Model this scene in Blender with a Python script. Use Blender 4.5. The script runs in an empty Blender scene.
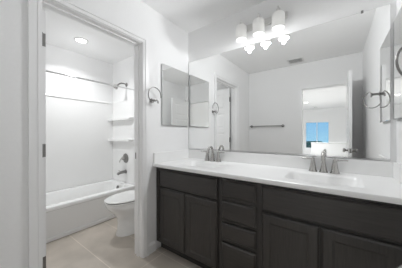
import bpy, bmesh, math, random
from mathutils import Vector, Matrix
random.seed(4)
C = bpy.context.scene.collection
S = bpy.context.scene
PI = math.pi
R = math.radians

# ------------------------------------------------------------------ camera
cam = bpy.data.cameras.new('camera')
co = bpy.data.objects.new('camera', cam)
C.objects.link(co)
cam.sensor_fit = 'HORIZONTAL'
cam.sensor_width = 36.0
cam.lens = 186.83 / 402 * 36.0
cam.clip_start = 0.02
_y, _p, _r = R(35.9133), R(-0.0584), R(0.0863)
fw = Vector((-math.sin(_y) * math.cos(_p), math.cos(_y) * math.cos(_p), math.sin(_p)))
rt = Vector((math.cos(_y), math.sin(_y), 0))
up = rt.cross(fw)
rt2 = rt * math.cos(_r) - up * math.sin(_r)
up2 = rt * math.sin(_r) + up * math.cos(_r)
M = Matrix((rt2, up2, -fw)).transposed().to_4x4()
M.translation = Vector((1.482, -1.7809, 1.1726))
co.matrix_world = M
S.camera = co

# ------------------------------------------------------------------ view, world
S.view_settings.view_transform = 'Standard'
S.view_settings.look = 'None'
S.view_settings.gamma = 1.0
S.view_settings.use_curve_mapping = False
S.view_settings.exposure = 0.83
S.cycles.use_denoising = True
S.cycles.caustics_reflective = False
S.cycles.caustics_refractive = False
S.cycles.max_bounces = 14
S.cycles.diffuse_bounces = 8
S.cycles.glossy_bounces = 8
S.cycles.sample_clamp_indirect = 6.0
LAMP_W = 8.4
LAMP_DOWN = 0.4         # each bulb of the vanity light
CAN_GLOW = 2.6
CAN_W = 4.2         # recessed light over the bath
HALL_W = 50.0        # each recessed light in the room beyond the doorway

w = bpy.data.worlds.new('sky')
S.world = w
w.use_nodes = True
nt = w.node_tree
nt.nodes.clear()
wo = nt.nodes.new('ShaderNodeOutputWorld')
bg = nt.nodes.new('ShaderNodeBackground')
tc = nt.nodes.new('ShaderNodeTexCoord')
sx = nt.nodes.new('ShaderNodeSeparateXYZ')
rp = nt.nodes.new('ShaderNodeValToRGB')
rp.color_ramp.elements[0].position = 0.42
rp.color_ramp.elements[0].color = (0.52, 0.88, 1.0, 1)
rp.color_ramp.elements[1].position = 0.60
rp.color_ramp.elements[1].color = (0.16, 0.45, 0.95, 1)
mp = nt.nodes.new('ShaderNodeMapRange')
mp.inputs['From Min'].default_value = -1
mp.inputs['From Max'].default_value = 1
nt.links.new(tc.outputs['Generated'], sx.inputs[0])
nt.links.new(sx.outputs['Z'], mp.inputs['Value'])
nt.links.new(mp.outputs[0], rp.inputs[0])
nt.links.new(rp.outputs[0], bg.inputs['Color'])
bg.inputs['Strength'].default_value = 0.55
nt.links.new(bg.outputs[0], wo.inputs['Surface'])


# ------------------------------------------------------------------ materials
def mat(name, col, rough=0.5, metal=0.0, noise=0.0, nscale=8.0, bump=0.0, spec=0.5, stretch=None):
    m = bpy.data.materials.new(name)
    m.use_nodes = True
    t = m.node_tree
    b = t.nodes['Principled BSDF']
    b.inputs['Base Color'].default_value = (*col, 1)
    b.inputs['Roughness'].default_value = rough
    b.inputs['Metallic'].default_value = metal
    b.inputs['Specular IOR Level'].default_value = spec
    if noise or bump:
        c = t.nodes.new('ShaderNodeTexCoord')
        mp_ = t.nodes.new('ShaderNodeMapping')
        mp_.inputs['Scale'].default_value = stretch or (1, 1, 1)
        n = t.nodes.new('ShaderNodeTexNoise')
        n.inputs['Scale'].default_value = nscale
        n.inputs['Detail'].default_value = 5
        t.links.new(c.outputs['Object'], mp_.inputs[0])
        t.links.new(mp_.outputs[0], n.inputs['Vector'])
        if noise:
            r = t.nodes.new('ShaderNodeValToRGB')
            r.color_ramp.elements[0].position = 0.3
            r.color_ramp.elements[1].position = 0.7
            r.color_ramp.elements[0].color = (*[max(0, x * (1 - noise)) for x in col], 1)
            r.color_ramp.elements[1].color = (*[min(1, x * (1 + noise)) for x in col], 1)
            t.links.new(n.outputs['Fac'], r.inputs[0])
            t.links.new(r.outputs[0], b.inputs['Base Color'])
        if bump:
            bp = t.nodes.new('ShaderNodeBump')
            bp.inputs['Strength'].default_value = bump
            bp.inputs['Distance'].default_value = 0.002
            t.links.new(n.outputs['Fac'], bp.inputs['Height'])
            t.links.new(bp.outputs[0], b.inputs['Normal'])
    return m


WALL = mat('wall_paint', (0.86, 0.86, 0.86), 0.7, noise=0.01, nscale=60, bump=0.05, spec=0.2)
CEIL = mat('ceiling_paint', (0.92, 0.92, 0.92), 0.8, noise=0.01, nscale=80, bump=0.05, spec=0.1)
TRIM = mat('trim_paint', (0.86, 0.86, 0.86), 0.35, spec=0.4)
DOORM = mat('door_paint', (0.86, 0.86, 0.86), 0.4, spec=0.4)
ACRYL = mat('white_acrylic', (0.84, 0.84, 0.835), 0.16)
CERAM = mat('white_ceramic', (0.86, 0.86, 0.855), 0.08)
PLAST = mat('white_plastic', (0.84, 0.84, 0.83), 0.25)
GAPM = mat('seat_gap_shade', (0.06, 0.06, 0.06), 0.6)  # near-black colour for the shade between toilet seat and lid
STONE = mat('cultured_marble', (0.84, 0.84, 0.835), 0.28, noise=0.015, nscale=5)
WOOD = mat('espresso_wood', (0.036, 0.0325, 0.0295), 0.36, noise=0.22, nscale=9, bump=0.08, stretch=(14, 14, 1.2))
WOODH = mat('espresso_wood_across', (0.036, 0.0325, 0.0295), 0.36, noise=0.22, nscale=9, bump=0.08, stretch=(1.2, 14, 14))
KICK = mat('toe_kick_dark', (0.02, 0.018, 0.017), 0.6)
NICK = mat('brushed_nickel', (0.47, 0.46, 0.445), 0.26, 1.0)
NICKD = mat('satin_nickel_dark', (0.25, 0.245, 0.24), 0.34, 1.0)
CHROME = mat('chrome', (0.72, 0.72, 0.72), 0.12, 1.0)
MIRR = mat('silvered_glass', (0.93, 0.935, 0.93), 0.0, 1.0)
EDGE = mat('mirror_edge', (0.68, 0.69, 0.69), 0.35, 0.4)
FIXT = mat('light_fixture_nickel', (0.74, 0.735, 0.72), 0.38, 0.85)
VENT = mat('vent_enamel', (0.72, 0.72, 0.71), 0.45)
VDARK = mat('vent_duct', (0.05, 0.05, 0.05), 0.9)
CARPET = mat('carpet', (0.36, 0.355, 0.345), 0.95, noise=0.12, nscale=120, bump=0.4, spec=0.05)
HALFW = mat('half_wall_paint', (0.46, 0.46, 0.455), 0.7, noise=0.01, nscale=60)
LEAF = mat('tree_leaves', (0.03, 0.13, 0.07), 0.8, noise=0.6, nscale=4)
BARK = mat('tree_bark', (0.10, 0.07, 0.05), 0.9, noise=0.3, nscale=12)
GROUND = mat('desert_ground', (0.28, 0.24, 0.18), 0.95, noise=0.2, nscale=0.5)


def emis(name, col, strength):
    m = bpy.data.materials.new(name)
    m.use_nodes = True
    b = m.node_tree.nodes['Principled BSDF']
    b.inputs['Base Color'].default_value = (0.9, 0.9, 0.9, 1)
    b.inputs['Emission Color'].default_value = (*col, 1)
    b.inputs['Emission Strength'].default_value = strength
    return m


BULB = emis('lit_bulb', (1, 0.99, 0.98), 1.3)
LENS = emis('lit_lens', (1, 0.99, 0.97), 5.0)


def frosted():
    m = bpy.data.materials.new('frosted_glass')
    m.use_nodes = True
    t = m.node_tree
    t.nodes.clear()
    o = t.nodes.new('ShaderNodeOutputMaterial')
    d = t.nodes.new('ShaderNodeBsdfDiffuse')
    d.inputs['Color'].default_value = (0.88, 0.88, 0.87, 1)
    tr = t.nodes.new('ShaderNodeBsdfTranslucent')
    tr.inputs['Color'].default_value = (0.9, 0.9, 0.89, 1)
    g = t.nodes.new('ShaderNodeBsdfGlossy')
    g.inputs['Roughness'].default_value = 0.15
    a = t.nodes.new('ShaderNodeMixShader')
    a.inputs[0].default_value = 0.25
    b = t.nodes.new('ShaderNodeMixShader')
    b.inputs[0].default_value = 0.06
    t.links.new(d.outputs[0], a.inputs[1])
    t.links.new(tr.outputs[0], a.inputs[2])
    t.links.new(a.outputs[0], b.inputs[1])
    t.links.new(g.outputs[0], b.inputs[2])
    t.links.new(b.outputs[0], o.inputs['Surface'])
    return m


FROST = frosted()


def glassm():
    m = bpy.data.materials.new('window_glass')
    m.use_nodes = True
    t = m.node_tree
    t.nodes.clear()
    o = t.nodes.new('ShaderNodeOutputMaterial')
    tr = t.nodes.new('ShaderNodeBsdfTransparent')
    tr.inputs['Color'].default_value = (0.93, 0.97, 0.98, 1)
    g = t.nodes.new('ShaderNodeBsdfGlossy')
    g.inputs['Roughness'].default_value = 0.02
    a = t.nodes.new('ShaderNodeMixShader')
    a.inputs[0].default_value = 0.05
    t.links.new(tr.outputs[0], a.inputs[1])
    t.links.new(g.outputs[0], a.inputs[2])
    t.links.new(a.outputs[0], o.inputs['Surface'])
    return m


GLASS = glassm()


def tilem():
    m = mat('floor_tile', (0.50, 0.45, 0.395), 0.38, noise=0.15, nscale=3.4, spec=0.4)
    t = m.node_tree
    b = t.nodes['Principled BSDF']
    src = b.inputs['Base Color'].links[0].from_socket
    c = t.nodes.new('ShaderNodeTexCoord')
    mp_ = t.nodes.new('ShaderNodeMapping')
    mp_.inputs['Location'].default_value = (-0.1, 0.925, 0)
    br = t.nodes.new('ShaderNodeTexBrick')
    br.offset = 0.0
    br.inputs['Scale'].default_value = 1.0
    br.inputs['Brick Width'].default_value = 1.2
    br.inputs['Row Height'].default_value = 0.40
    br.inputs['Mortar Size'].default_value = 0.0035
    br.inputs['Mortar Smooth'].default_value = 0.1
    br.inputs['Color1'].default_value = (1, 1, 1, 1)
    br.inputs['Color2'].default_value = (0.93, 0.93, 0.93, 1)
    br.inputs['Mortar'].default_value = (1.3, 1.3, 1.3, 1)
    mx = t.nodes.new('ShaderNodeMix')
    mx.data_type = 'RGBA'
    mx.blend_type = 'MULTIPLY'
    mx.inputs['Factor'].default_value = 1
    t.links.new(c.outputs['Object'], mp_.inputs[0])
    t.links.new(mp_.outputs[0], br.inputs['Vector'])
    t.links.new(src, mx.inputs['A'])
    t.links.new(br.outputs['Color'], mx.inputs['B'])
    t.links.new(mx.outputs['Result'], b.inputs['Base Color'])
    return m


TILE = tilem()


def soften(ld, smooth):
    ld.use_nodes = True
    t = ld.node_tree
    e = t.nodes.get('Emission')
    f = t.nodes.new('ShaderNodeLightFalloff')
    f.inputs['Strength'].default_value = 1.0
    f.inputs['Smooth'].default_value = smooth
    t.links.new(f.outputs['Quadratic'], e.inputs['Strength'])


# ------------------------------------------------------------------ shape helpers (world coordinates)
def nb():
    return bmesh.new()


def box(bm, x0, x1, y0, y1, z0, z1, bev=0.0, seg=2):
    x0, x1 = min(x0, x1), max(x0, x1)
    y0, y1 = min(y0, y1), max(y0, y1)
    z0, z1 = min(z0, z1), max(z0, z1)
    vs = [bm.verts.new((x, y, z)) for z in (z0, z1) for (x, y) in ((x0, y0), (x1, y0), (x1, y1), (x0, y1))]
    f = [(3, 2, 1, 0), (4, 5, 6, 7), (0, 1, 5, 4), (1, 2, 6, 5), (2, 3, 7, 6), (3, 0, 4, 7)]
    fs = [bm.faces.new([vs[i] for i in q]) for q in f]
    if bev:
        es = list({e for q in fs for e in q.edges})
        bmesh.ops.bevel(bm, geom=es, offset=bev, segments=seg, affect='EDGES', profile=0.5)
    return bm


def loft(bm, rings, cap0=True, cap1=True):
    vr = [[bm.verts.new(p) for p in r] for r in rings]
    n = len(vr[0])
    for a, b in zip(vr[:-1], vr[1:]):
        for i in range(n):
            bm.faces.new((a[i], a[(i + 1) % n], b[(i + 1) % n], b[i]))
    if cap0:
        bm.faces.new(list(reversed(vr[0])))
    if cap1:
        bm.faces.new(vr[-1])
    return bm


def frame_of(d):
    d = Vector(d).normalized()
    a = Vector((0, 0, 1)) if abs(d.z) < 0.9 else Vector((1, 0, 0))
    u = d.cross(a).normalized()
    return u, u.cross(d) * -1 if False else d.cross(u)


def lathe(bm, prof, origin, axis=(0, 0, 1), n=24, cap0=True, cap1=True):
    """prof: list of (radius, distance along axis)"""
    o = Vector(origin)
    ax = Vector(axis).normalized()
    u, v = frame_of(ax)
    rings = [[o + ax * h + (u * math.cos(2 * PI * k / n) + v * math.sin(2 * PI * k / n)) * max(r, 1e-4) for k in range(n)] for r, h in prof]
    return loft(bm, rings, cap0, cap1)


def tube(bm, pts, r, n=12, closed=False):
    pts = [Vector(p) for p in pts]
    m = len(pts)
    rad = r if isinstance(r, (list, tuple)) else [r] * m
    tang = []
    for i in range(m):
        if closed:
            t = pts[(i + 1) % m] - pts[i - 1]
        else:
            t = pts[min(i + 1, m - 1)] - pts[max(i - 1, 0)]
        tang.append(t.normalized())
    u, v = frame_of(tang[0])
    rings = []
    for i in range(m):
        t = tang[i]
        u = (u - t * u.dot(t)).normalized()
        v = t.cross(u)
        rings.append([pts[i] + (u * math.cos(2 * PI * k / n) + v * math.sin(2 * PI * k / n)) * rad[i] for k in range(n)])
    if closed:
        rings.append(rings[0])
        loft(bm, rings, False, False)
        bmesh.ops.remove_doubles(bm, verts=bm.verts, dist=1e-6)
    else:
        loft(bm, rings)
    return bm


def rrect(cx, cy, hx, hy, r, z, n=6):
    p = []
    for (sx_, sy_, a0) in ((1, 1, 0), (-1, 1, 90), (-1, -1, 180), (1, -1, 270)):
        for k in range(n + 1):
            a = R(a0 + 90 * k / n)
            p.append((cx + sx_ * (hx - r) + r * math.cos(a), cy + sy_ * (hy - r) + r * math.sin(a), z))
    return p


def egg(cx, cf, cb, hw, z, n=40, sq=2.2):
    """oval ring, front at y=cf (towards -y), back at y=cb, half width hw"""
    p = []
    mid = cb + (cf - cb) * 0.42
    for k in range(n):
        a = 2 * PI * k / n
        c, s = math.cos(a), math.sin(a)
        x = cx + hw * math.copysign(abs(c) ** (2 / sq), c)
        ly = (cb - mid) if s > 0 else (mid - cf)
        q = sq if s > 0 else 2.0
        y = mid + ly * math.copysign(abs(s) ** (2 / q), s)
        p.append((x, y, z))
    return p


def obj(name, bm, m, parent=None, smooth=False, at=None):
    bmesh.ops.recalc_face_normals(bm, faces=bm.faces)
    off = Vector((0, 0, 0))
    q = parent
    while q is not None:
        off += q.location
        q = q.parent
    loc = Vector(at) - off if at is not None else Vector((0, 0, 0))
    for v in bm.verts:
        v.co -= off + loc
    me = bpy.data.meshes.new(name)
    bm.to_mesh(me)
    bm.free()
    me.materials.append(m)
    if smooth:
        for p in me.polygons:
            p.use_smooth = True
        me.set_sharp_from_angle(angle=R(40))
    o = bpy.data.objects.new(name, me)
    C.objects.link(o)
    o.location = loc
    if parent:
        o.parent = parent
    return o


def thing(name, label, cat, loc, group=None):
    o = bpy.data.objects.new(name, None)
    o.empty_display_size = 0.05
    C.objects.link(o)
    o.location = loc
    o['label'] = label
    o['category'] = cat
    if group:
        o['group'] = group
    return o


def tag(o, label, cat, group=None):
    o['label'] = label
    o['category'] = cat
    if group:
        o['group'] = group
    return o


def struct(name, bm, m, parent=None, smooth=False, label=None, cat=None):
    o = obj(name, bm, m, parent, smooth)
    if parent is None:
        o['kind'] = 'structure'
        if label:
            o['label'] = label
            o['category'] = cat
    return o


def mirror_x(bm, x):
    """reflect all of bm about the plane x"""
    for v in bm.verts:
        v.co.x = 2 * x - v.co.x
    return bm


# ------------------------------------------------------------------ dimensions
L = 1.808           # right wall
D = -2.0            # wall behind the camera
H = 2.42            # ceiling
WT = 0.118          # thickness of the wall with the toilet door
YR, YL = -0.68, -1.418   # toilet doorway
ZH = 2.03
BX0, BX1, BZ = 0.985, 1.65, 1.965   # doorway behind the camera
XT = -1.75          # wall behind the tub
YE = -1.50          # far end of the toilet room
HX0, HX1, HY = -1.1, 2.7, -9.5   # room beyond the doorway

# ------------------------------------------------------------------ room shell
struct('floor', box(nb(), XT - 0.12, L + 0.12, D - 0.12, 0.0, -0.1, 0), TILE, label='beige rectangular tile floor with pale grout lines', cat='floor')
struct('floor_hall', box(nb(), HX0 - 0.12, HX1 + 0.12, HY - 0.12, D - 0.12, -0.1, 0), CARPET, label='beige carpet of the room beyond the doorway', cat='floor')
struct('ceiling', box(nb(), XT - 0.12, L + 0.12, D - 0.12, 0.12, H, H + 0.1), CEIL, label='flat white ceiling over bathroom and bath alcove', cat='ceiling')
struct('ceiling_hall', box(nb(), HX0 - 0.12, HX1 + 0.12, HY - 0.12, D - 0.12, H, H + 0.1), CEIL, label='white ceiling of the room beyond the doorway', cat='ceiling')
struct('wall_front', box(nb(), XT - 0.12, L + 0.12, 0, 0.12, -0.1, H), WALL, label='white wall behind the vanity mirror and tub faucet', cat='wall')
struct('wall_right', box(nb(), L, L + 0.12, D - 0.12, 0, 0, H), WALL, label='white wall at the right end of the vanity', cat='wall')
b = nb()
box(b, -WT, 0, YR + 0.018, 0, 0, H)
box(b, -WT, 0, D, YL - 0.018, 0, H)
box(b, -WT, 0, YL - 0.018, YR + 0.018, ZH + 0.018, H)
struct('wall_left', b, WALL, label='white wall pierced by the doorway to tub and toilet', cat='wall')
b = nb()
box(b, -WT, BX0 - 0.018, D - 0.12, D, 0, H)
box(b, BX1 + 0.018, L, D - 0.12, D, 0, H)
box(b, BX0 - 0.018, BX1 + 0.018, D - 0.12, D, BZ + 0.018, H)
struct('wall_back', b, WALL, label='white wall with towel bar, reflected in the mirror', cat='wall')
struct('wall_tub_side', box(nb(), XT - 0.12, XT, YE - 0.12, 0, 0, H), WALL, label='white wall along the far side of the tub', cat='wall')
struct('wall_tub_end', box(nb(), XT - 0.12, -WT, YE - 0.12, YE, 0, H), WALL, label='white end wall of the tub and toilet room', cat='wall')


def casing(name, bars, label):
    """each bar: two stepped strips"""
    b = nb()
    for q in bars:
        box(b, *q)
    return struct(name, b, TRIM, label=label, cat='trim')


# toilet doorway jamb with stops, then casing
b = nb()
box(b, -WT, 0.0, YR, YR + 0.018, 0, ZH + 0.018)
box(b, -WT, 0.0, YL - 0.018, YL, 0, ZH + 0.018)
box(b, -WT, 0.0, YL, YR, ZH, ZH + 0.018)
box(b, -0.080, -0.046, YR - 0.010, YR, 0, ZH)
box(b, -0.080, -0.046, YL, YL + 0.008, 0, ZH)
box(b, -0.080, -0.046, YL + 0.008, YR - 0.010, ZH - 0.010, ZH)
jamb = struct('trim_1', b, TRIM, label='white door jamb and stops of the toilet doorway', cat='trim')
obj('strike_plate', box(nb(), -0.110, -0.086, YR - 0.0015, YR + 0.001, 0.93, 0.99), NICKD, jamb)
CW = 0.058
CWL = 0.062


def door_casing(name, side, label):
    x0, xa, xb = (0.0, 0.011, 0.018) if side > 0 else (-WT, -WT - 0.011, -WT - 0.018)
    b = nb()
    r, l, z = YR + 0.005, YL - 0.005, ZH + 0.005
    for (ya, yb, cw) in ((r, 1, CW), (l, -1, CWL if side > 0 else CW)):
        box(b, x0, xa, ya, ya + yb * cw * 0.45, 0, z + CW * 0.45)
        box(b, x0, xb, ya + yb * cw * 0.45, ya + yb * cw, 0, z + CW)
        box(b, x0, xa + (xa - x0) * 0.3, ya + yb * cw * 0.18, ya + yb * cw * 0.30, 0, z + CW * 0.2)
    box(b, x0, xa, l, r, z, z + CW * 0.45)
    box(b, x0, xb, l - CWL * 0.45 if side > 0 else l - CW * 0.45, r + CW * 0.45, z + CW * 0.45, z + CW)
    return struct(name, b, TRIM, label=label, cat='trim')


door_casing('trim_2', 1, 'white stepped casing around the toilet doorway')
door_casing('trim_3', -1, 'white casing on the tub side of the toilet doorway')
# doorway behind the camera
b = nb()
box(b, BX0 - 0.018, BX0, D - 0.12, D, 0, BZ + 0.018)
box(b, BX1, BX1 + 0.018, D - 0.12, D, 0, BZ + 0.018)
box(b, BX0, BX1, D - 0.12, D, BZ, BZ + 0.018)
for (y0, y1) in ((D, D + 0.014), (D - 0.12, D - 0.134)):
    box(b, BX0 - 0.045, BX0 - 0.004, y0, y1, 0, BZ + 0.045)
    box(b, BX1 + 0.004, BX1 + 0.045, y0, y1, 0, BZ + 0.045)
    box(b, BX0 - 0.004, BX1 + 0.004, y0, y1, BZ + 0.004, BZ + 0.045)
struct('trim_4', b, TRIM, label='white frame of the doorway seen in the mirror', cat='trim')


# baseboards
def base(name, boxes, label):
    b = nb()
    for (x0, x1, y0, y1) in boxes:
        box(b, x0, x1, y0, y1, 0, 0.085)
        sx_, sy_ = x1 - x0, y1 - y0
        box(b, x0 + 0.0, x1 - (0.005 if sx_ < sy_ else 0), y0, y1 - (0.005 if sy_ < sx_ else 0), 0.085, 0.095)
    return struct(name, b, TRIM, label=label, cat='baseboard')


base('baseboard_left', [(0, 0.013, YR + 0.064, -0.531), (0, 0.013, D + 0.013, YL - 0.085)], 'white baseboard between door casing and vanity')
base('baseboard_right', [(L - 0.013, L, D + 0.013, -0.531)], 'white baseboard along the right wall')
base('baseboard_back', [(0.0, BX0 - 0.047, D, D + 0.013), (BX1 + 0.047, L, D, D + 0.013)], 'white baseboard under the towel bar')
base('baseboard_front', [(-1.02, -WT - 0.02, -0.013, -0.0005)], 'white baseboard behind the toilet')

# room beyond the doorway
b = nb()
WX0, WX1, WZ0, WZ1 = 0.16, 1.19, 0.41, 1.77
box(b, HX0, WX0, HY - 0.12, HY, 0, H)
box(b, WX1, HX1, HY - 0.12, HY, 0, H)
box(b, WX0, WX1, HY - 0.12, HY, 0, WZ0)
box(b, WX0, WX1, HY - 0.12, HY, WZ1, H)
struct('wall_hall_far', b, WALL, label='white window wall of the room beyond the doorway', cat='wall')
struct('wall_hall_left', box(nb(), HX0 - 0.12, HX0, HY, D - 0.12, 0, H), WALL)
struct('wall_hall_right', box(nb(), HX1, HX1 + 0.12, HY, D - 0.12, 0, H), WALL)
struct('wall_hall_near', box(nb(), HX0, -WT, D - 0.12, D - 0.02, 0, H), WALL)
struct('wall_hall_corner', box(nb(), L + 0.12, HX1, D - 0.12, D - 0.02, 0, H), WALL)
b = nb()
box(b, 0.80, 1.76, -5.62, -5.5, 0, 0.862)
hw = struct('wall_half', b, HALFW, label='grey half wall below the window beyond the doorway', cat='half wall')
obj('wall_cap', box(nb(), 0.79, 1.77, -5.63, -5.49, 0.862, 0.877), HALFW, hw)
# window
b = nb()
fwid = 0.022
box(b, WX0, WX0 + fwid, HY - 0.10, HY - 0.02, WZ0, WZ1)
box(b, WX1 - fwid, WX1, HY - 0.10, HY - 0.02, WZ0, WZ1)
box(b, WX0 + fwid, WX1 - fwid, HY - 0.10, HY - 0.02, WZ0, WZ0 + fwid)
box(b, WX0 + fwid, WX1 - fwid, HY - 0.10, HY - 0.02, WZ1 - fwid, WZ1)
wm = (WX0 + WX1) / 2
box(b, wm - 0.014, wm + 0.014, HY - 0.10, HY - 0.02, WZ0 + fwid, WZ1 - fwid)
win = struct('window_1', b, TRIM, label='two-pane sliding window showing blue sky beyond the doorway', cat='window')
obj('glass_pane', box(nb(), WX0 + fwid, wm - 0.014, HY - 0.063, HY - 0.058, WZ0 + fwid, WZ1 - fwid), GLASS, win)
obj('glass_pane', box(nb(), wm + 0.014, WX1 - fwid, HY - 0.063, HY - 0.058, WZ0 + fwid, WZ1 - fwid), GLASS, win)

# outside: ground one storey below, two trees
struct('ground', box(nb(), -20, 25, -55, HY - 1.0, -3.4, -3.2), GROUND, label='bare ground outside the window, a storey below', cat='ground')


def tree(x, y, h, rad, label):
    t = thing('tree', label, 'tree', (x, y, -3.2), 'trees outside the window')
    obj('trunk', tube(nb(), [(x, y, -3.2), (x + 0.05, y, -3.2 + h * 0.3), (x, y, -3.2 + h * 0.6)], [0.14, 0.1, 0.05], 10), BARK, t, True)
    b = nb()
    for k in range(46):
        a, q = random.uniform(0, 2 * PI), math.sqrt(random.random())
        s = rad * random.uniform(0.22, 0.4)
        zz = random.uniform(0.35, 1.0)
        rr = rad * q * (1.1 - 0.6 * zz)
        mm = Matrix.Translation((x + rr * math.cos(a), y + rr * math.sin(a), -3.2 + h * zz - s))
        bmesh.ops.create_icosphere(b, subdivisions=2, radius=s, matrix=mm @ Matrix.Diagonal((1, 1, 0.75, 1)))
    for v in b.verts:
        v.co += Vector((random.uniform(-1, 1), random.uniform(-1, 1), random.uniform(-1, 1))) * 0.05
    obj('crown', b, LEAF, t)


tree(-0.9, -21.0, 3.9, 1.9, 'green bushy tree low in the left window pane')
tree(-4.5, -26.0, 3.0, 1.9, 'dark green tree left of and behind the bushy one')


# ------------------------------------------------------------------ doors
def panel_slab(bm, wd, ht, th, panels, rec=0.007, bv=0.012):
    """door slab in local coords: u along x 0..wd, thickness y 0..th, z 0..ht; recessed panels on both faces"""
    us = sorted({0, wd} | {p[0] for p in panels} | {p[1] for p in panels})
    zs = sorted({0, ht} | {p[2] for p in panels} | {p[3] for p in panels})
    for (yf, s) in ((0, 1), (th, -1)):
        for i in range(len(us) - 1):
            for j in range(len(zs) - 1):
                u0, u1, z0, z1 = us[i], us[i + 1], zs[j], zs[j + 1]
                if any(p[0] <= u0 and p[1] >= u1 and p[2] <= z0 and p[3] >= z1 for p in panels):
                    r = []
                    for (ins, d) in ((0, 0), (bv * 0.5, rec), (bv * 2.2, rec), (bv * 3.4, rec * 0.35)):
                        r.append([(u0 + ins, yf + s * d, z0 + ins), (u1 - ins, yf + s * d, z0 + ins), (u1 - ins, yf + s * d, z1 - ins), (u0 + ins, yf + s * d, z1 - ins)])
                    loft(bm, r, False, True)
                else:
                    bm.faces.new([bm.verts.new(q) for q in ((u0, yf, z0), (u1, yf, z0), (u1, yf, z1), (u0, yf, z1))])
    o = [(0, 0), (wd, 0), (wd, ht), (0, ht)]
    for k in range(4):
        (a, c), (e, f) = o[k], o[(k + 1) % 4]
        bm.faces.new([bm.verts.new(q) for q in ((a, 0, c), (e, 0, f), (e, th, f), (a, th, c))])
    bmesh.ops.remove_doubles(bm, verts=bm.verts, dist=1e-5)
    return bm


def five(wd, ht):
    st, tr, br, rl = 0.105, 0.105, 0.17, 0.085
    ph = (ht - tr - br - 4 * rl) / 5
    return [(st, wd - st, br + k * (ph + rl), br + k * (ph + rl) + ph) for k in range(5)]


# toilet-room door, open square into the toilet room
dw, dh = 0.70, 2.012
b = panel_slab(nb(), dw, dh, 0.035, five(dw, dh))
for v in b.verts:      # local u -> -x, thickness -> +y
    v.co = Vector((-0.136 - v.co.x, YL + 0.017 + v.co.y, 0.012 + v.co.z))
d1 = struct('door_1', b, DOORM, label='white five-panel door standing open into the toilet room', cat='door')
for zc in (1.816, 1.06, 0.29):
    hb = nb()
    box(hb, -0.1355, -0.1335, YL + 0.019, YL + 0.051, zc - 0.044, zc + 0.044)
    lathe(hb, [(0.0055, -0.045), (0.0055, 0.045)], (-0.128, YL + 0.030, zc), n=10)
    obj('hinge', hb, NICKD, d1)
for s in (-1, 1):
    kb = nb()
    yk = YL + 0.017 + (0.035 if s > 0 else 0)
    lathe(kb, [(0.030, 0), (0.030, 0.005), (0.012, 0.010), (0.012, 0.028), (0.026, 0.040), (0.028, 0.050), (0.018, 0.060), (0.0, 0.062)], (-0.136 - dw + 0.065, yk, 0.95), (0, s, 0), 16)
    obj('door_knob', kb, NICK, d1, True)

# bathroom door beside the camera, open square towards the vanity
dw2, dh2 = 0.655, 1.985
b = panel_slab(nb(), dw2, dh2, 0.035, five(dw2, dh2))
X2 = 1.612
for v in b.verts:      # u -> +y from the hinge, thickness -> +x
    v.co = Vector((X2 + v.co.y, D + 0.022 + v.co.x, 0.012 + v.co.z))
d2 = struct('door_2', b, DOORM, label='white door standing open beside the right wall, edge-on in the mirror', cat='door')
for zc in (1.78, 1.05, 0.29):
    hb = nb()
    lathe(hb, [(0.006, -0.045), (0.006, 0.045)], (X2 + 0.043, D + 0.0215, zc), n=10)
    obj('hinge', hb, NICKD, d2)
for s in (-1, 1):
    kb = nb()
    xk = X2 + (0.035 if s > 0 else 0)
    yk = D + 0.022 + dw2 - 0.065
    lathe(kb, [(0.030, 0), (0.030, 0.005), (0.012, 0.010), (0.012, 0.028), (0.026, 0.040), (0.028, 0.050), (0.018, 0.060), (0.0, 0.062)], (xk, yk, 0.95), (s, 0, 0), 16)
    obj('door_knob', kb, NICK, d2, True)
obj('latch_plate', box(nb(), X2 + 0.006, X2 + 0.029, D + 0.022 + dw2 - 0.0005, D + 0.022 + dw2 + 0.001, 0.92, 0.98), NICK, d2)

# ------------------------------------------------------------------ vanity cabinets
CF = -0.512      # face-frame plane
FT = 0.023       # door thickness
CT = 0.846       # top of the cabinets
TK = 0.092
CTOP = CT - 0.002


def front_slab(bm, x0, x1, z0, z1, frame=None):
    """door/drawer front on the face frame; recessed centre when frame is given"""
    y0, yf = CF, CF - FT
    rr = lambda ins, y: [(x0 + ins, y, z0 + ins), (x1 - ins, y, z0 + ins), (x1 - ins, y, z1 - ins), (x0 + ins, y, z1 - ins)]
    if frame:
        rings = [rr(0, y0), rr(0, yf + 0.008), rr(0.002, yf + 0.0075), rr(0.010, yf), rr(frame, yf), rr(frame + 0.010, yf + 0.005), rr(frame + 0.012, yf + 0.0055)]
    else:
        rings = [rr(0, y0), rr(0, yf + 0.009), rr(0.003, yf + 0.0085), rr(0.012, yf)]
    return loft(bm, rings)


def carcass(x0, x1, zsplit=None):
    b = nb()
    fz = 0.036
    box(b, x0, x0 + 0.016, CF + 0.019, -0.003, TK, CTOP)
    box(b, x1 - 0.016, x1, CF + 0.019, -0.003, TK, CTOP)
    box(b, x0 + 0.016, x1 - 0.016, CF + 0.019, -0.003, TK, TK + 0.016)
    box(b, x0 + 0.016, x1 - 0.016, -0.012, -0.003, TK + 0.016, CTOP)
    # face frame
    box(b, x0, x0 + fz, CF, CF + 0.019, TK, CTOP)
    box(b, x1 - fz, x1, CF, CF + 0.019, TK, CTOP)
    box(b, x0 + fz, x1 - fz, CF, CF + 0.019, CTOP - fz, CTOP)
    box(b, x0 + fz, x1 - fz, CF, CF + 0.019, TK, TK + fz)
    for z in (zsplit or []):
        box(b, x0 + fz, x1 - fz, CF, CF + 0.019, z - 0.02, z + 0.02)
    return b


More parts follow.
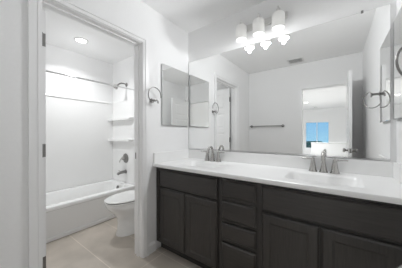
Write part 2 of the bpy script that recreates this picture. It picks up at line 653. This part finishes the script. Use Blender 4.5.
def sink_cabinet(x0, x1, f0, f1, label):
    t = thing('vanity_cabinet', label, 'cabinet', ((x0 + x1) / 2, -0.27, 0), 'dark vanity cabinets')
    b = carcass(x0, x1, [0.649])
    m_ = (f0 + f1) / 2
    box(b, m_ - 0.02, m_ + 0.02, CF, CF + 0.019, TK + 0.036, 0.629)
    obj('cabinet_body', b, WOOD, t)
    obj('false_drawer_front', front_slab(nb(), f0, f1, 0.657, 0.822), WOODH, t)
    obj('door', front_slab(nb(), f0, m_ - 0.0045, 0.107, 0.642, 0.052), WOOD, t)
    obj('door', front_slab(nb(), m_ + 0.0045, f1, 0.107, 0.642, 0.052), WOOD, t)
    obj('toe_kick', box(nb(), x0, x1, CF + 0.06, CF + 0.072, 0, TK), KICK, t)
    return t


sink_cabinet(0.004, 0.747, 0.067, 0.728, 'dark two-door sink cabinet against the left wall')
sink_cabinet(1.055, 1.804, 1.075, 1.741, 'dark two-door sink cabinet at the right, nearest the camera')
t = thing('drawer_cabinet', 'dark stack of four drawers between the two sink cabinets', 'cabinet', (0.901, -0.27, 0), 'dark vanity cabinets')
obj('cabinet_body', carcass(0.7475, 1.0545, [0.679, 0.508, 0.358]), WOOD, t)
for (z0, z1) in ((0.693, 0.822), (0.522, 0.664), (0.372, 0.495), (0.107, 0.345)):
    obj('drawer', front_slab(nb(), 0.768, 1.034, z0, z1), WOODH, t)
obj('toe_kick', box(nb(), 0.7475, 1.0545, CF + 0.06, CF + 0.072, 0, TK), KICK, t)

# ------------------------------------------------------------------ countertop with two integral basins
CZ = 0.878
CFR = -0.5525
ct = thing('countertop', 'long white cultured marble countertop with two moulded sinks', 'countertop', (L / 2, -0.27, CT), None)
SINKS = (0.405, 1.403)
b = nb()
cuts = [0.002, (SINKS[0] + SINKS[1]) / 2, L - 0.002]
for k, sxc in enumerate(SINKS):
    x0, x1 = cuts[k], cuts[k + 1]
    y0, y1 = CFR, -0.002
    cx, cy = (x0 + x1) / 2, (y0 + y1) / 2
    n = 6
    bx, by, hx, hy = sxc, -0.30, 0.215, 0.150
    inner = rrect(bx, by, hx, hy, 0.05, CZ, n)
    outer = []
    for (px, py, pz) in inner:      # cast each rim point to the rectangle
        dx, dy = px - bx, py - by
        s = min(((x1 - bx) / dx if dx > 1e-6 else (x0 - bx) / dx if dx < -1e-6 else 1e9), ((y1 - by) / dy if dy > 1e-6 else (y0 - by) / dy if dy < -1e-6 else 1e9))
        outer.append((bx + dx * s, by + dy * s, CZ))
    vo = [b.verts.new(p) for p in outer]
    vi = [b.verts.new(p) for p in inner]
    N = len(inner)
    for i in range(N):
        b.faces.new((vo[i], vo[(i + 1) % N], vi[(i + 1) % N], vi[i]))
    # corner triangles of the rectangle
    cs = [(x1, y1), (x0, y1), (x0, y0), (x1, y0)]
    for i in range(N):
        p, q = outer[i], outer[(i + 1) % N]
        onx = lambda a: abs(a[0] - x0) < 1e-6 or abs(a[0] - x1) < 1e-6
        if onx(p) != onx(q):
            c = min(cs, key=lambda c_: (c_[0] - (p[0] + q[0]) / 2) ** 2 + (c_[1] - (p[1] + q[1]) / 2) ** 2)
            if min(abs(c[0] - p[0]) + abs(c[1] - p[1]), abs(c[0] - q[0]) + abs(c[1] - q[1])) > 1e-5:
                b.faces.new((vo[i], b.verts.new((c[0], c[1], CZ)), vo[(i + 1) % N]))
    # bowl
    prev = vi
    for (ins, dz, rad) in ((0.006, 0.003, 0.05), (0.014, 0.016, 0.05), (0.030, 0.07, 0.055), (0.055, 0.11, 0.055), (0.10, 0.128, 0.04), (0.130, 0.132, 0.015)):
        ring = [b.verts.new(p) for p in rrect(bx, by, hx - ins, hy - ins, min(rad, hy - ins - 0.001), CZ - dz, n)]
        for i in range(N):
            b.faces.new((prev[i], prev[(i + 1) % N], ring[(i + 1) % N], ring[i]))
        prev = ring
    b.faces.new(prev)
# rounded front edge, ends and underside
zt, zb = CZ, CT
prof = [(CFR, zt), (CFR - 0.004, zt - 0.002), (CFR - 0.006, zt - 0.008), (CFR - 0.006, zb + 0.006), (CFR - 0.003, zb + 0.001), (CFR + 0.001, zb), (CFR + 0.05, zb)]
va = [b.verts.new((0.002, y, z)) for y, z in prof]
vb = [b.verts.new((L - 0.002, y, z)) for y, z in prof]
for i in range(len(prof) - 1):
    b.faces.new((va[i], vb[i], vb[i + 1], va[i + 1]))
bmesh.ops.remove_doubles(b, verts=b.verts, dist=1e-5)
obj('counter_slab', b, STONE, ct, True)
obj('backsplash', box(nb(), 0.002, L - 0.002, -0.020, -0.0015, CZ + 0.0005, CZ + 0.104, 0.002, 1), STONE, ct)
obj('side_splash', box(nb(), 0.0015, 0.019, CFR + 0.002, -0.021, CZ + 0.0005, CZ + 0.104, 0.002, 1), STONE, ct)
obj('side_splash', box(nb(), L - 0.019, L - 0.0015, CFR + 0.002, -0.021, CZ + 0.0005, CZ + 0.104, 0.002, 1), STONE, ct)
for sxc in SINKS:
    dbm = nb()
    lathe(dbm, [(0.022, 0.0), (0.022, 0.003), (0.017, 0.004), (0.016, 0.001), (0.0, 0.001)], (sxc, -0.30, CZ - 0.132), n=20)
    obj('drain', dbm, NICK, ct, True)


# ------------------------------------------------------------------ faucets
def faucet(cx, label):
    cy, z = -0.080, CZ + 0.0005
    t = thing('faucet', label, 'faucet', (cx, cy, z), 'brushed nickel sink faucets')
    # spout: flared base, gooseneck reaching towards the bowl
    sb = nb()
    lathe(sb, [(0.029, 0), (0.029, 0.006), (0.024, 0.014), (0.018, 0.045), (0.0135, 0.075)], (cx, cy, z), n=20)
    pts = [(cx, cy, z + 0.072), (cx, cy, z + 0.105)]
    for k in range(1, 13):
        a = R(170 * k / 12)
        pts.append((cx, cy - 0.045 * (1 - math.cos(a)), z + 0.108 + 0.045 * math.sin(a)))
    pts.append((cx, cy - 0.091, z + 0.092))
    tube(sb, pts, [0.0125] * 2 + [0.0115] * 12 + [0.0125], 14)
    sp = obj('spout', sb, NICK, t, True)
    rb = nb()
    tube(rb, [(cx, cy + 0.024, z + 0.004), (cx, cy + 0.024, z + 0.065)], 0.0025, 8)
    lathe(rb, [(0.003, 0), (0.006, 0.004), (0.005, 0.012), (0.001, 0.014)], (cx, cy + 0.024, z + 0.065), n=10)
    obj('lift_rod', rb, NICK, t, True)
    for s in (-1, 1):
        hx = cx + s * 0.070
        hb = nb()
        lathe(hb, [(0.030, 0), (0.030, 0.006), (0.025, 0.014), (0.019, 0.050), (0.014, 0.080), (0.0135, 0.090), (0.011, 0.104), (0.004, 0.109)], (hx, cy, z), n=20)
        h = obj('handle', hb, NICK, t, True)
        lb = nb()
        tube(lb, [(hx, cy, z + 0.096), (hx + s * 0.035, cy - 0.004, z + 0.099), (hx + s * 0.072, cy - 0.008, z + 0.101), (hx + s * 0.078, cy - 0.008, z + 0.101)], [0.008, 0.0062, 0.0058, 0.003], 10)
        obj('lever', lb, NICK, h, True)
    return t


faucet(SINKS[0], 'two-handle nickel faucet behind the left sink, farther from camera')
faucet(SINKS[1], 'two-handle nickel faucet behind the right sink, in front of the doorway reflection')

# ------------------------------------------------------------------ big mirror
MX0, MX1, MZ0, MZ1 = 0.0147, 1.7795, 0.995, 2.0495
t = thing('vanity_mirror', 'large frameless mirror spanning the wall above the vanity', 'mirror', ((MX0 + MX1) / 2, 0, MZ0))
b = nb()
box(b, MX0, MX1, -0.0065, -0.0012, MZ0, MZ1)
obj('glass_edge', b, EDGE, t)
b = nb()
rr = lambda ins, y: [(MX0 + ins, y, MZ0 + ins), (MX1 - ins, y, MZ0 + ins), (MX1 - ins, y, MZ1 - ins), (MX0 + ins, y, MZ1 - ins)]
loft(b, [rr(0.0015, -0.0066), rr(0.0015, -0.0072)])
obj('mirror_glass', b, MIRR, t)
obj('bottom_channel', box(nb(), MX0, MX1, -0.0105, -0.0074, MZ0 - 0.006, MZ0 + 0.007), CHROME, t)
for cxp in (1.633,):
    cb = nb()
    box(cb, cxp - 0.007, cxp + 0.007, -0.0105, -0.0074, MZ1 - 0.010, MZ1 + 0.010, 0.001, 1)
    obj('mirror_clip', cb, NICKD if cxp > 1 else CHROME, t)


# ------------------------------------------------------------------ medicine cabinets
def medicine(side, label):
    x0 = 0.0 if side > 0 else L
    y0, y1, z0, z1, th = -0.443, -0.025, 1.267, 1.906, 0.021
    X = lambda d: x0 + side * d
    t = thing('medicine_cabinet', label, 'medicine cabinet', (x0, (y0 + y1) / 2, z0), 'mirrored medicine cabinets')
    obj('cabinet_body', box(nb(), X(0.001), X(th - 0.006), y0 + 0.002, y1 - 0.002, z0 + 0.002, z1 - 0.002), EDGE, t)
    dr = obj('mirror_door', box(nb(), X(th - 0.0055), X(th - 0.0008), y0, y1, z0, z1), EDGE, t)
    q = lambda ins, d: [(X(d), y0 + ins, z0 + ins), (X(d), y1 - ins, z0 + ins), (X(d), y1 - ins, z1 - ins), (X(d), y0 + ins, z1 - ins)]
    obj('mirror_glass', loft(nb(), [q(0.001, th - 0.0007), q(0.001, th)]), MIRR, dr)
    return t


medicine(1, 'frameless mirrored medicine cabinet on the left wall beside towel ring')
medicine(-1, 'frameless mirrored medicine cabinet on the right wall at the picture edge')


# ------------------------------------------------------------------ towel rings
def towel_ring(side, flip, label, turn=0.0):
    x0 = 0.0 if side > 0 else L
    yc, zp = -0.572, 1.500
    sg = -1 if flip else 1
    if flip:
        zp = 1.535
    X = lambda d: x0 + side * d
    t = thing('towel_ring', label, 'towel ring', (x0, yc, zp), 'open nickel towel rings')
    pb = nb()
    lathe(pb, [(0.022, 0.0005), (0.022, 0.006), (0.012, 0.012), (0.011, 0.03), (0.011, 0.05), (0.013, 0.055), (0.012, 0.064), (0.002, 0.067)], (x0, yc, zp), (side, 0, 0), 18)
    tube(pb, [(X(0.052), yc, zp), (X(0.062), yc + 0.018, zp + 0.003), (X(0.066), yc + 0.028, zp - 0.008), (X(0.066), yc + 0.030, zp - 0.028)], [0.009, 0.008, 0.007, 0.007], 10)
    obj('post', pb, NICKD, t, True)
    rb = nb()
    rad = 0.078
    pts = [(X(0.053), yc, zp)]
    for k in range(27):
        a = R(-108 - 262 * k / 26)
        cy_, cz_ = yc, zp + sg * rad * 0.60
        lat = rad * math.cos(a) * (1 if side > 0 else 1)
        pts.append((X(0.053 + lat * math.sin(turn)), cy_ + lat * math.cos(turn), cz_ + sg * rad * math.sin(a)))
    tube(rb, pts, 0.0048, 10)
    obj('ring', rb, NICKD, t, True)
    return t


towel_ring(1, False, 'open nickel towel ring between door casing and left medicine cabinet')
towel_ring(-1, True, 'open nickel towel ring on the right wall, seen in the mirror', R(-50))

# ------------------------------------------------------------------ towel bar on the wall behind
t = thing('towel_bar', 'straight nickel towel bar on the back wall, seen in the mirror', 'towel bar', (0.36, D, 1.322))
obj('bar', tube(nb(), [(0.050, D + 0.055, 1.322), (0.675, D + 0.055, 1.322)], 0.008, 12), NICKD, t, True)
for xx in (0.06, 0.665):
    pb = nb()
    lathe(pb, [(0.026, 0.0005), (0.026, 0.006), (0.012, 0.012), (0.011, 0.045), (0.015, 0.052), (0.014, 0.068), (0.002, 0.071)], (xx, D, 1.322), (0, 1, 0), 18)
    obj('post', pb, NICKD, t, True)

# ------------------------------------------------------------------ vanity light
LX = (0.749, 0.915, 1.083)
t = thing('vanity_light', 'three-lamp nickel vanity light with frosted glass cylinders above mirror', 'light fixture', (0.916, 0, 2.2))
ZP = 2.215
obj('back_plate', box(nb(), 0.70, 1.135, -0.022, -0.001, ZP - 0.030, ZP + 0.030, 0.004, 2), FIXT, t)
for k, lx in enumerate(LX):
    ly, zb = -0.112, 2.066
    ab = nb()
    tube(ab, [(lx, -0.020, ZP), (lx, -0.07, ZP), (lx, -0.098, ZP + 0.006), (lx, ly, ZP + 0.012)], 0.008, 10)
    obj('arm', ab, FIXT, t, True)
    hb = nb()
    lathe(hb, [(0.0, 0.045), (0.004, 0.044), (0.007, 0.038), (0.004, 0.030), (0.010, 0.024), (0.018, 0.014), (0.020, -0.006), (0.018, -0.022)], (lx, ly, ZP), n=18)
    obj('socket_cap', hb, FIXT, t, True)
    sb = nb()
    r = 0.052
    lathe(sb, [(0.016, 0.137), (0.030, 0.136), (0.044, 0.128), (r, 0.114), (r, 0.0), (r - 0.003, 0.0), (r - 0.003, 0.112), (0.042, 0.125), (0.029, 0.132), (0.016, 0.133)], (lx, ly, zb), n=28, cap0=False, cap1=False)
    sh = obj('glass_shade', sb, FROST, t, True)
    bb = nb()
    lathe(bb, [(0.013, 0.125), (0.013, 0.100), (0.024, 0.085), (0.040, 0.055), (0.045, 0.030), (0.044, 0.012), (0.030, 0.006), (0.0, 0.004)], (lx, ly, zb), n=20)
    obj('bulb', bb, BULB, t, True)
    ld = bpy.data.lights.new('bulb_light', 'POINT')
    ld.energy = LAMP_W
    ld.shadow_soft_size = 0.018
    soften(ld, 0.9)
    ld.color = (0.975, 0.99, 1.0)
    lo = bpy.data.objects.new('bulb_light', ld)
    C.objects.link(lo)
    lo.parent = t
    lo.location = Vector((lx, ly, zb - 0.034)) - t.location
    ld = bpy.data.lights.new('bulb_downlight', 'AREA')
    ld.shape = 'DISK'
    ld.size = 0.09
    ld.energy = LAMP_DOWN
    ld.color = (0.975, 0.99, 1.0)
    lo = bpy.data.objects.new('bulb_downlight', ld)
    C.objects.link(lo)
    lo.parent = t
    lo.location = Vector((lx, ly, zb - 0.002)) - t.location


# ------------------------------------------------------------------ recessed lights, vent, detector
def can(x, y, label, watt, glow=0.0, r=0.064, group='recessed ceiling lights'):
    t = thing('recessed_light', label, 'ceiling light', (x, y, H), group)
    b = nb()
    lathe(b, [(r + 0.018, -0.0005), (r + 0.018, -0.006), (r, -0.009), (r - 0.002, -0.004), (r - 0.002, -0.0005)], (x, y, H), n=32, cap0=False, cap1=False)
    obj('trim_ring', b, VENT, t, True)
    b = nb()
    lathe(b, [(r - 0.003, -0.0005), (r - 0.003, -0.0045), (0.0, -0.0055)], (x, y, H), n=32)
    obj('lens', b, LENS, t, True)
    ld = bpy.data.lights.new('lens_light', 'AREA')
    ld.shape = 'DISK'
    ld.size = r * 1.9
    ld.spread = R(130)
    ld.energy = watt
    ld.color = (0.975, 0.99, 1.0)
    lo = bpy.data.objects.new('lens_light', ld)
    C.objects.link(lo)
    lo.parent = t
    lo.location = (0, 0, -0.012)
    if glow:
        ld = bpy.data.lights.new('lens_glow', 'POINT')
        ld.shadow_soft_size = 0.05
        ld.energy = glow
        ld.color = (0.975, 0.99, 1.0)
        soften(ld, 0.3)
        lo = bpy.data.objects.new('lens_glow', ld)
        C.objects.link(lo)
        lo.parent = t
        lo.location = (0, 0, -0.07)
    return t


can(-1.265, -0.70, 'round recessed light in the ceiling above the bathtub', CAN_W, CAN_GLOW)
can(0.606, -4.66, 'recessed ceiling light nearer the doorway in the room beyond', HALL_W)
can(0.50, -6.77, 'recessed ceiling light nearer the window in the room beyond', HALL_W)

t = thing('ceiling_vent', 'square louvred ceiling vent, seen in the mirror', 'vent', (0.92, -1.76, H))
vx0, vx1, vy0, vy1 = 0.80, 1.04, -1.87, -1.65
b = nb()
for q in ((vx0, vx1, vy0, vy0 + 0.022), (vx0, vx1, vy1 - 0.022, vy1), (vx0, vx0 + 0.022, vy0 + 0.022, vy1 - 0.022), (vx1 - 0.022, vx1, vy0 + 0.022, vy1 - 0.022)):
    box(b, *q, H - 0.010, H - 0.0005)
obj('vent_frame', b, VENT, t)
obj('duct_backing', box(nb(), vx0 + 0.022, vx1 - 0.022, vy0 + 0.022, vy1 - 0.022, H - 0.0025, H - 0.0008), VDARK, t)
for k in range(7):
    yv = vy0 + 0.036 + k * (vy1 - vy0 - 0.072) / 6
    b = box(nb(), vx0 + 0.022, vx1 - 0.022, yv - 0.004, yv + 0.003, H - 0.0095, H - 0.0075)
    obj('louver', b, VENT, t)

t = thing('smoke_detector', 'small round smoke detector on the ceiling beyond the doorway', 'smoke detector', (0.70, -8.3, H))
b = nb()
lathe(b, [(0.065, -0.0005), (0.065, -0.022), (0.058, -0.034), (0.0, -0.038)], (0.70, -8.3, H), n=24)
obj('housing', b, VENT, t, True)
b = nb()
lathe(b, [(0.062, -0.024), (0.066, -0.026), (0.062, -0.029)], (0.70, -8.3, H), n=24)
obj('vent_slot', b, VDARK, t, True)

# ------------------------------------------------------------------ bathtub
TX0, TX1, TY0, TY1 = XT + 0.012, -1.04, YE + 0.012, -0.012
RZ = 0.372
t = thing('bathtub', 'white alcove bathtub with smooth apron along the toilet room', 'bathtub', ((TX0 + TX1) / 2, (TY0 + TY1) / 2, 0))
cx, cy, hx, hy = (TX0 + TX1) / 2, (TY0 + TY1) / 2, (TX1 - TX0) / 2, (TY1 - TY0) / 2
b = nb()
rings = [rrect(cx, cy, hx - 0.012, hy, 0.004, 0.0), rrect(cx, cy, hx - 0.012, hy, 0.004, RZ - 0.050), rrect(cx, cy, hx, hy, 0.006, RZ - 0.040), rrect(cx, cy, hx, hy, 0.006, RZ - 0.010),
         rrect(cx, cy, hx - 0.008, hy - 0.003, 0.010, RZ), rrect(cx - 0.012, cy, hx - 0.075, hy - 0.075, 0.12, RZ), rrect(cx - 0.012, cy, hx - 0.083, hy - 0.085, 0.12, RZ - 0.008),
         rrect(cx - 0.012, cy, hx - 0.100, hy - 0.11, 0.12, RZ - 0.12), rrect(cx - 0.012, cy, hx - 0.130, hy - 0.17, 0.12, 0.10), rrect(cx - 0.012, cy, hx - 0.17, hy - 0.22, 0.10, 0.07)]
loft(b, rings, True, True)
obj('tub_shell', b, ACRYL, t, True)
obj('base_strip', box(nb(), TX1 - 0.0115, TX1 + 0.008, TY0, TY1, 0, 0.042, 0.006, 2), TRIM, t)
b = nb()
lathe(b, [(0.036, 0.0), (0.036, 0.006), (0.028, 0.012), (0.0, 0.013)], (-1.395, TY1 - 0.102, 0.300), (0, -1, 0.12), 20)
obj('overflow_cover', b, NICKD, t, True)
b = nb()
lathe(b, [(0.033, 0.0), (0.033, 0.004), (0.022, 0.006), (0.0, 0.006)], (-1.395, TY1 - 0.33, 0.0705), n=20)
obj('drain', b, NICK, t, True)

# ------------------------------------------------------------------ moulded surround above the tub
SZ = 1.725
t = thing('tub_surround', 'white moulded wall surround with two shelves above the tub', 'tub surround', (TX0, cy, RZ))
b = nb()
sx0 = XT + 0.0015
box(b, sx0, sx0 + 0.016, YE + 0.0015, -0.0015, RZ + 0.002, SZ, 0.004, 2)
box(b, sx0 + 0.0165, sx0 + 0.026, YE + 0.0185, -0.019, SZ - 0.028, SZ - 0.004, 0.004, 2)
obj('side_panel', b, ACRYL, t)
obj('end_panel', box(nb(), sx0 + 0.0165, -1.02, -0.0175, -0.0015, RZ + 0.002, SZ, 0.004, 2), ACRYL, t)
obj('end_panel', box(nb(), sx0 + 0.0165, -1.02, YE + 0.0015, YE + 0.0175, RZ + 0.002, SZ, 0.004, 2), ACRYL, t)
for zc in (1.435, 1.085):
    b = nb()
    xa, xb, yb = sx0 + 0.017, -1.10, -0.018
    ring = lambda z, g: [(xa, yb, z), (xb + g, yb, z)] + [(xb + g - 0.05 + 0.05 * math.cos(a), yb - 0.010 - 0.048 * math.sin(a), z) for a in [R(k * 15) for k in range(1, 7)]] + [(xa + 0.05, yb - 0.062, z), (xa, yb - 0.075, z)]
    loft(b, [ring(zc - 0.034, -0.035), ring(zc - 0.006, 0), ring(zc, -0.002)])
    obj('shelf', b, ACRYL, t)

# ------------------------------------------------------------------ tub and shower fittings
t = thing('shower_rod', 'straight chrome curtain rod high above the tub edge', 'curtain rod', (-1.04, -0.75, 1.85))
obj('rod', tube(nb(), [(-1.04, YE + 0.004, 1.85), (-1.04, -0.004, 1.85)], 0.0095, 14), CHROME, t, True)
for (yy, s) in ((YE, 1), (0, -1)):
    b = nb()
    lathe(b, [(0.034, 0.0005), (0.034, 0.008), (0.020, 0.016), (0.016, 0.030), (0.0135, 0.031)], (-1.04, yy, 1.85), (0, s, 0), 20)
    obj('flange', b, NICK, t, True)

SXC = -1.325
t = thing('shower_sprayer', 'small chrome shower head on a bent arm above the tub', 'shower head', (SXC, 0, 1.985))
b = nb()
lathe(b, [(0.034, 0.0005), (0.034, 0.005), (0.022, 0.013), (0.012, 0.015)], (SXC, 0, 1.985), (0, -1, 0), 20)
obj('flange', b, NICKD, t, True)
obj('arm', tube(nb(), [(SXC, -0.004, 1.985), (SXC, -0.05, 1.995), (SXC, -0.09, 1.992), (SXC, -0.13, 1.97), (SXC, -0.155, 1.945)], 0.010, 12), NICKD, t, True)
b = nb()
lathe(b, [(0.012, 0.0), (0.016, 0.008), (0.014, 0.02), (0.022, 0.03), (0.040, 0.055), (0.042, 0.066), (0.036, 0.070), (0.0, 0.071)], (SXC, -0.150, 1.952), (0, -0.72, -0.69), 24)
obj('spray_head', b, NICK, t, True)

t = thing('shower_valve', 'round nickel shower valve with lever above the tub spout', 'shower valve', (SXC, -0.018, 0.77))
b = nb()
lathe(b, [(0.078, 0.0005), (0.078, 0.004), (0.066, 0.013), (0.034, 0.018), (0.030, 0.02)], (SXC, -0.0178, 0.775), (0, -1, 0), 32)
obj('escutcheon', b, NICKD, t, True)
b = nb()
lathe(b, [(0.026, 0.0), (0.025, 0.04), (0.020, 0.048), (0.0, 0.05)], (SXC, -0.0375, 0.775), (0, -1, 0), 20)
tube(b, [(SXC, -0.074, 0.775), (SXC - 0.03, -0.082, 0.765), (SXC - 0.06, -0.086, 0.735), (SXC - 0.068, -0.086, 0.705)], [0.010, 0.009, 0.008, 0.006], 10)
obj('handle', b, NICK, t, True)

t = thing('tub_spout', 'nickel tub spout on the end wall over the tub rim', 'tub spout', (SXC, -0.018, 0.55))
b = nb()
lathe(b, [(0.032, 0.0005), (0.032, 0.006), (0.026, 0.010), (0.025, 0.05)], (SXC, -0.0178, 0.555), (0, -1, 0), 20)
tube(b, [(SXC, -0.06, 0.555), (SXC, -0.11, 0.553), (SXC, -0.145, 0.545), (SXC, -0.158, 0.525)], [0.025, 0.024, 0.022, 0.019], 16)
obj('spout_body', b, NICKD, t, True)
b = nb()
lathe(b, [(0.005, 0), (0.005, 0.015), (0.008, 0.018), (0.007, 0.028), (0.0, 0.03)], (SXC, -0.135, 0.568), n=12)
obj('diverter_knob', b, NICK, t, True)

# ------------------------------------------------------------------ toilet
TXC = -0.555
t = thing('toilet', 'white elongated toilet with closed lid beside the bathtub', 'toilet', (TXC, -0.40, 0))
b = nb()
F, DZ = -0.738, -0.012
rings = [egg(TXC, -0.615, -0.16, 0.128, 0.0), egg(TXC, -0.615, -0.16, 0.128, 0.02), egg(TXC, -0.600, -0.17, 0.116, 0.05), egg(TXC, -0.595, -0.18, 0.112, 0.14), egg(TXC, -0.605, -0.19, 0.118, 0.20),
         egg(TXC, -0.645, -0.19, 0.142, 0.26), egg(TXC, -0.700, -0.19, 0.168, 0.315), egg(TXC, -0.726, -0.19, 0.178, 0.35), egg(TXC, -0.731, -0.19, 0.180, 0.380), egg(TXC, -0.726, -0.195, 0.174, 0.386)]
loft(b, rings)
obj('bowl', b, CERAM, t, True)
b = nb()
loft(b, [rrect(TXC, -0.125, 0.175, 0.09, 0.04, 0.30), rrect(TXC, -0.122, 0.19, 0.095, 0.04, 0.40), rrect(TXC, -0.118, 0.205, 0.10, 0.04, 0.72)])
obj('tank', b, CERAM, t, True)
b = nb()
loft(b, [rrect(TXC, -0.118, 0.213, 0.106, 0.045, 0.7205), rrect(TXC, -0.118, 0.216, 0.109, 0.045, 0.735), rrect(TXC, -0.118, 0.212, 0.105, 0.045, 0.752), rrect(TXC, -0.118, 0.195, 0.09, 0.04, 0.757)])
obj('tank_lid', b, CERAM, t, True)
b = nb()
loft(b, [egg(TXC, F + 0.006, -0.235, 0.180, 0.3865), egg(TXC, F, -0.23, 0.186, 0.391), egg(TXC, F, -0.23, 0.186, 0.401), egg(TXC, F + 0.006, -0.235, 0.180, 0.405)])
obj('seat', b, PLAST, t, True)
b = nb()
loft(b, [egg(TXC, F + 0.008, -0.24, 0.178, 0.4052), egg(TXC, F + 0.008, -0.24, 0.178, 0.4118)])
obj('seat_gap_shade', b, GAPM, t)  # dark sheet filling the gap, standing in for the shade under the lid
b = nb()
loft(b, [egg(TXC, F + 0.004, -0.232, 0.183, 0.412), egg(TXC, F - 0.002, -0.226, 0.188, 0.416), egg(TXC, F - 0.002, -0.226, 0.188, 0.424), egg(TXC, F + 0.010, -0.235, 0.176, 0.431), egg(TXC, F + 0.06, -0.27, 0.13, 0.435)])
obj('seat_lid', b, PLAST, t, True)
b = nb()
lathe(b, [(0.014, 0.0), (0.014, 0.006), (0.008, 0.008), (0.008, 0.018)], (TXC - 0.15, -0.2155, 0.665), (0, -1, 0), 14)
tube(b, [(TXC - 0.15, -0.232, 0.665), (TXC - 0.11, -0.236, 0.66), (TXC - 0.085, -0.236, 0.655)], [0.007, 0.006, 0.005], 10)
obj('flush_handle', b, CHROME, t, True)
